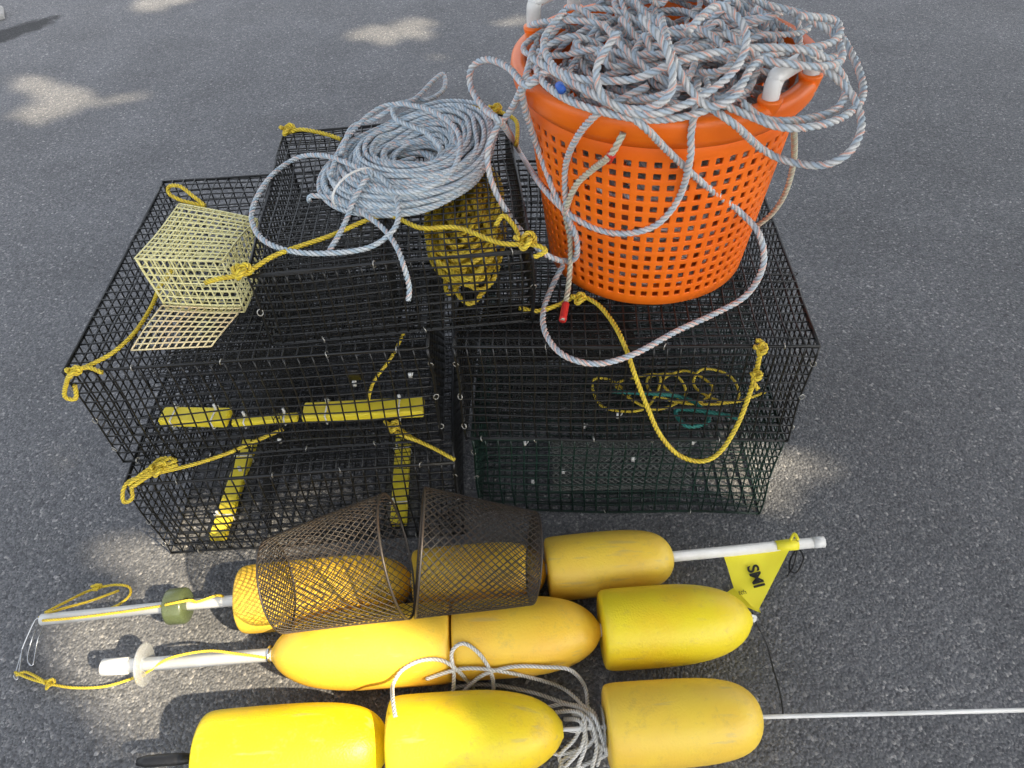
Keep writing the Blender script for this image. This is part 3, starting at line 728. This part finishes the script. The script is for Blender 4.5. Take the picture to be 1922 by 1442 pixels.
mb.lathe(c-ax*.007, ax, [(0,.0115),(0,.0155),(.004,.0155),(.004,.0115)], 20); mb.build('hose_clamp', M['steel'], SB)
a = MB(); a.rope(pix([(250,1272,.02),(275,1262,.06),(285,1256,.07),(320,1235,.085),(390,1222,.085),(450,1228,.083),(508,1236,.075)]), .0024, .015, 'yellow'); a.build('cord', M['yrope'], SB)
a = MB(); a.tube(cat([lB(1407)+V((0,0,.012)), lB(1416)+V((.002,0,.004)), lB(1414)+V((0,0,-.014)), lB(1406)],6), .002, 6); a.lathe(lB(1408), lB(1420)-lB(1408), [(0,.006),(.006,.007),(.01,.004)], 14, True)
a.build('cable_tie', M['zip'], SB)
a = MB(); a.tube(pix([(1412,1150,.075),(1420,1172,.05),(1438,1205,.02),(1450,1250,.008),(1464,1300,.02),(1470,1340,.05)]), .0015, 6)
tag(a.build('black_cord', M['tape']), 'thin black cord lying between the middle and front buoy sticks', 'cord')

# row C
zC_ = .066
cp = [(262,1430),(557,1410),(893,1380),(1133,1365),(1427,1346),(1925,1333)]
def lC(u, z=zC_):
    for i in range(len(cp)-1):
        if u <= cp[i+1][0] or i == len(cp)-2:
            t = (u-cp[i][0])/(cp[i+1][0]-cp[i][0]); return P(u, cp[i][1]+t*(cp[i+1][1]-cp[i][1]), z)
SC_ = thing('buoy_stick', lC(900, 0), 'front thin rod buoy stick with three floats and black taped end', 'buoy stick')
mb = MB(); mb.tube([lC(u) for u in (300,557,893,1133,1427,1700,1960)], .0034, 12)
mb.build('pole', M['pvc'], SC_)
add_float(SC_, lC(384), lC(728), .0690, M['foam_b'], 1)
add_float(SC_, lC(733), lC(1056), .0690, M['foam_l'], 0)
add_float(SC_, lC(1137), lC(1428), .0650, M['foam_d'], 1)
mb = MB(); mb.tube([lC(258), lC(275), lC(330), lC(368)], [.006,.009,.0095,.007], 14); mb.build('tape_wrap', M['tape'], SC_)
mb = MB(); mb.lathe(lC(1131), lC(1140)-lC(1131), [(0,.004),(0,.030),(.002,.031),(.002,.004)], 32); mb.build('washer', M['clear'], SC_)
a = MB(); a.rope(pix([(366,1428,.08),(372,1398,.085),(382,1390,.08),(380,1424,.09),(372,1436,.07)]), .003, .018, 'white'); a.rope(knot(P(374,1408,.08),.003), .0026, .018, 'white'); a.build('tie_rope', M['wrope'], SC_)
b0, b1 = lB(600), lB(1050); bax = (b1-b0).normalized()
def KB(u, v, z):
    d = ray(u, v); t = .6
    if u < 1110:
        while t < 2:
            p = CAM+d*t; w_ = p-b0; w_ = w_ - bax*w_.dot(bax)
            if w_.length < .0735: 
                return p
            if p.z < z: break
            t += .003
    return P(u, v, z)
WR = MB()
W = [[(742,1345,.145),(737,1310,.135),(738,1285,.10),(755,1258,.06),(790,1240,.04),(830,1240,.05),(862,1262,.03),(890,1295,.02),(905,1330,.02)],
 [(848,1330,.02),(852,1270,.03),(848,1225,.07),(870,1208,.09),(900,1228,.06),(922,1265,.03),(925,1300,.02),(905,1312,.02)],
 [(868,1300,.02),(905,1268,.03),(960,1252,.03),(1020,1252,.02),(1070,1258,.02),(1098,1290,.02),(1104,1335,.03),(1115,1385,.05),(1150,1422,.03)],
 [(800,1275,.02),(870,1255,.05),(950,1262,.03),(1040,1285,.02),(1080,1310,.03),(1110,1350,.05),(1128,1400,.04),(1120,1440,.02)],
 [(850,1290,.01),(920,1285,.012),(1000,1300,.01),(1060,1320,.02),(1105,1330,.05),(1122,1360,.06),(1105,1400,.03),(1060,1425,.02),(1050,1450,.02)],
 [(1020,1330,.02),(1060,1322,.03),(1100,1335,.07),(1110,1360,.075),(1080,1372,.06),(1040,1365,.03),(1010,1385,.02),(1040,1415,.02),(1090,1405,.03),(1125,1378,.06)],
 [(1060,1350,.03),(1090,1355,.075),(1100,1395,.05),(1085,1440,.02),(1090,1470,.01)],
 [(1075,1340,.05),(1105,1350,.08),(1120,1400,.05),(1110,1450,.02),(1120,1475,.01)],
 [(1085,1335,.05),(1098,1350,.08),(1092,1400,.05),(1060,1440,.02),(1030,1470,.01)],
 [(1090,1330,.04),(1115,1345,.08),(1135,1400,.05),(1150,1430,.03)],
 [(1030,1340,.02),(1070,1335,.06),(1095,1345,.08),(1080,1385,.05),(1050,1420,.02),(1070,1445,.02),(1110,1430,.02),(1140,1415,.04),(1155,1395,.075)]]
for w in W: WR.rope(cat([KB(*q) for q in w]), .0034, .019, 'white')
tag(WR.build('white_rope', M['wrope']), 'loose hank of thin white rope wrapped around the front buoy stick', 'rope')

# ---------------- bait cones ----------------
def cone(p0, p1, r0, r1_, label):
    root = thing('bait_cage', (p0+p1)/2 - Z*.1, label, 'bait cage', 'rusty mesh bait cones')
    mb = MB(); cone_mesh(mb, p0, p1, r0, r1_, 44, 14, .00078, 26); mb.build('mesh_wall', M['rust'], root)
    ax = (p1-p0).normalized(); a = ax.orthogonal().normalized(); c = ax.cross(a)
    for (p, r, w) in ((p0, r0, .0017), (p1, r1_, .0021)):
        mb = MB(); mb.tube([p + a*(math.cos(t)*r)+c*(math.sin(t)*r) for t in [2*math.pi*i/48 for i in range(48)]], w, 8, closed=True); mb.build('rim_wire', M['rust'], root)
    mb = MB(); n = 10
    for s in (-1, 1):
        dv = (a*.5 + c*(.87*s)); pv = ax.cross(dv)
        for i in range(-n, n+1):
            d = r0*i/(n+.5); hl = math.sqrt(max(0, r0*r0-d*d))
            mb.tube([p0+pv*d-dv*hl+ax*s*.0005, p0+pv*d+dv*hl+ax*s*.0005], .0009, 4)
    mb.build('mesh_end', M['rust'], root)
cone(P(520,1098,.198), P(745,1042,.226), .078, .104, 'left rusty mesh bait cone lying on the rear yellow floats')
cone(P(1002,1046,.190), P(788,1036,.226), .076, .105, 'right rusty mesh bait cone lying on the rear yellow floats')

# ---------------- light ----------------
EL = math.radians(40); AZ = V((.80,-.60,0)).normalized()
S = V((AZ.x*math.cos(EL), AZ.y*math.cos(EL), math.sin(EL)))
patches = []
def patch(u, v, z, rx, ry):
    c = P(u, v, z); c = c - S*(c.z/S.z); patches.append((c.x, c.y, rx, ry))
for q in ((95,200,0,.12,.20),(60,165,0,.07,.10),(240,185,0,.10,.06),(740,60,0,.22,.17),(820,110,0,.10,.07),(300,5,0,.16,.14),(965,45,0,.09,.10),
          (390,1085,0,.24,.10),(370,1160,0,.26,.14),(350,1205,0,.26,.13),(620,1265,.05,.22,.07),(560,1425,.10,.22,.08),(480,1110,.06,.14,.10),(640,1100,.2,.10,.05),(1420,890,0,.16,.10),(300,1030,0,.12,.07),(430,960,.1,.10,.06),(700,900,.1,.07,.04)):
    patch(*q)
TR = thing('offscreen_tree', V((5.6,-4.2,0)), 'leafy tree added out of view to cast the dappled shade', 'offscreen_tree')  # added out of view; leaves left out so sun falls on the listed patches
mb = MB(); rng = random.Random(3)
top = V((4.4,-2.2,3.2))
mb.tube(cat([V((5.6,-4.2,-.02)), V((5.5,-4.0,.9)), V((5.2,-3.3,1.9)), V((4.8,-2.7,2.6)), top], 5), [.2-.12*i/20 for i in range(21)], 12)
for i in range(9):
    a = rng.uniform(0,6.28); e = top+V((math.cos(a)*rng.uniform(1,2.3), math.sin(a)*rng.uniform(1,2.3)+.4, rng.uniform(.1,1)))
    mb.tube(cat([top-V((0,0,.4)), top.lerp(e,.5)+V((0,0,.15)), e], 5), [.07-.05*k/10 for k in range(11)], 7)
mb.build('offscreen_trunk', M['bark'], TR)
mb = MB()
sp = .075; ny = int(6.0/sp); nx = int(6.4/sp)
for iy in range(ny):
  for ix in range(nx):
    gx, gy = -2.9+ix*sp+rng.uniform(-.03,.03), -1.0+iy*sp+rng.uniform(-.03,.03)
    skip = False
    for (px, py, rx, ry) in patches:
        if ((gx-px)/(rx+.06))**2 + ((gy-py)/(ry+.06))**2 < 1: skip = True; break
    if skip: continue
    L = V((gx, gy, 0)) + S*rng.uniform(4.6,6.4)
    n = V((rng.gauss(0,.35), rng.gauss(0,.35), 1)).normalized(); a = n.orthogonal().normalized()
    th = rng.uniform(0,6.28); c = n.cross(a); e1 = a*math.cos(th)+c*math.sin(th); e2 = n.cross(e1)
    b = len(mb.v)
    for (x, y) in ((-.15,0),(-.06,.085),(.06,.08),(.17,0),(.06,-.08),(-.06,-.085)):
        mb.v.append(L+e1*x+e2*y); mb.c.append((1,1,1))
    mb.f.append(tuple(range(b, b+6)))
mb.build('offscreen_crown', M['leaf'], TR, smooth=False)

w = bpy.data.worlds.new('World'); sc.world = w; w.use_nodes = True; nt = w.node_tree
sk = nt.nodes.new('ShaderNodeTexSky'); sk.sky_type = 'NISHITA'; sk.sun_disc = False
sk.sun_elevation = EL; sk.sun_rotation = math.atan2(S.x, S.y); sk.dust_density = 3; sk.air_density = 1
hs = nt.nodes.new('ShaderNodeHueSaturation'); hs.inputs['Saturation'].default_value = .34
bg = nt.nodes['Background']; nt.links.new(sk.outputs[0], hs.inputs['Color']); nt.links.new(hs.outputs[0], bg.inputs[0]); bg.inputs[1].default_value = .40
sl = bpy.data.lights.new('Sun', 'SUN'); sl.energy = 10.5; sl.angle = math.radians(.8); sl.color = (1,.85,.62)
so = bpy.data.objects.new('Sun', sl); col.objects.link(so); so.rotation_euler = S.to_track_quat('Z','Y').to_euler()

cam = bpy.data.cameras.new('Camera'); cam.sensor_width = 36; cam.lens = f/1922*36; cam.clip_start = .02; cam.clip_end = 300
co = bpy.data.objects.new('Camera', cam); col.objects.link(co)
mw = Matrix((R, U, -F)).transposed().to_4x4(); mw.translation = CAM; co.matrix_world = mw
sc.camera = co
sc.view_settings.view_transform = 'Standard'; sc.view_settings.look = 'None'; sc.view_settings.exposure = 0
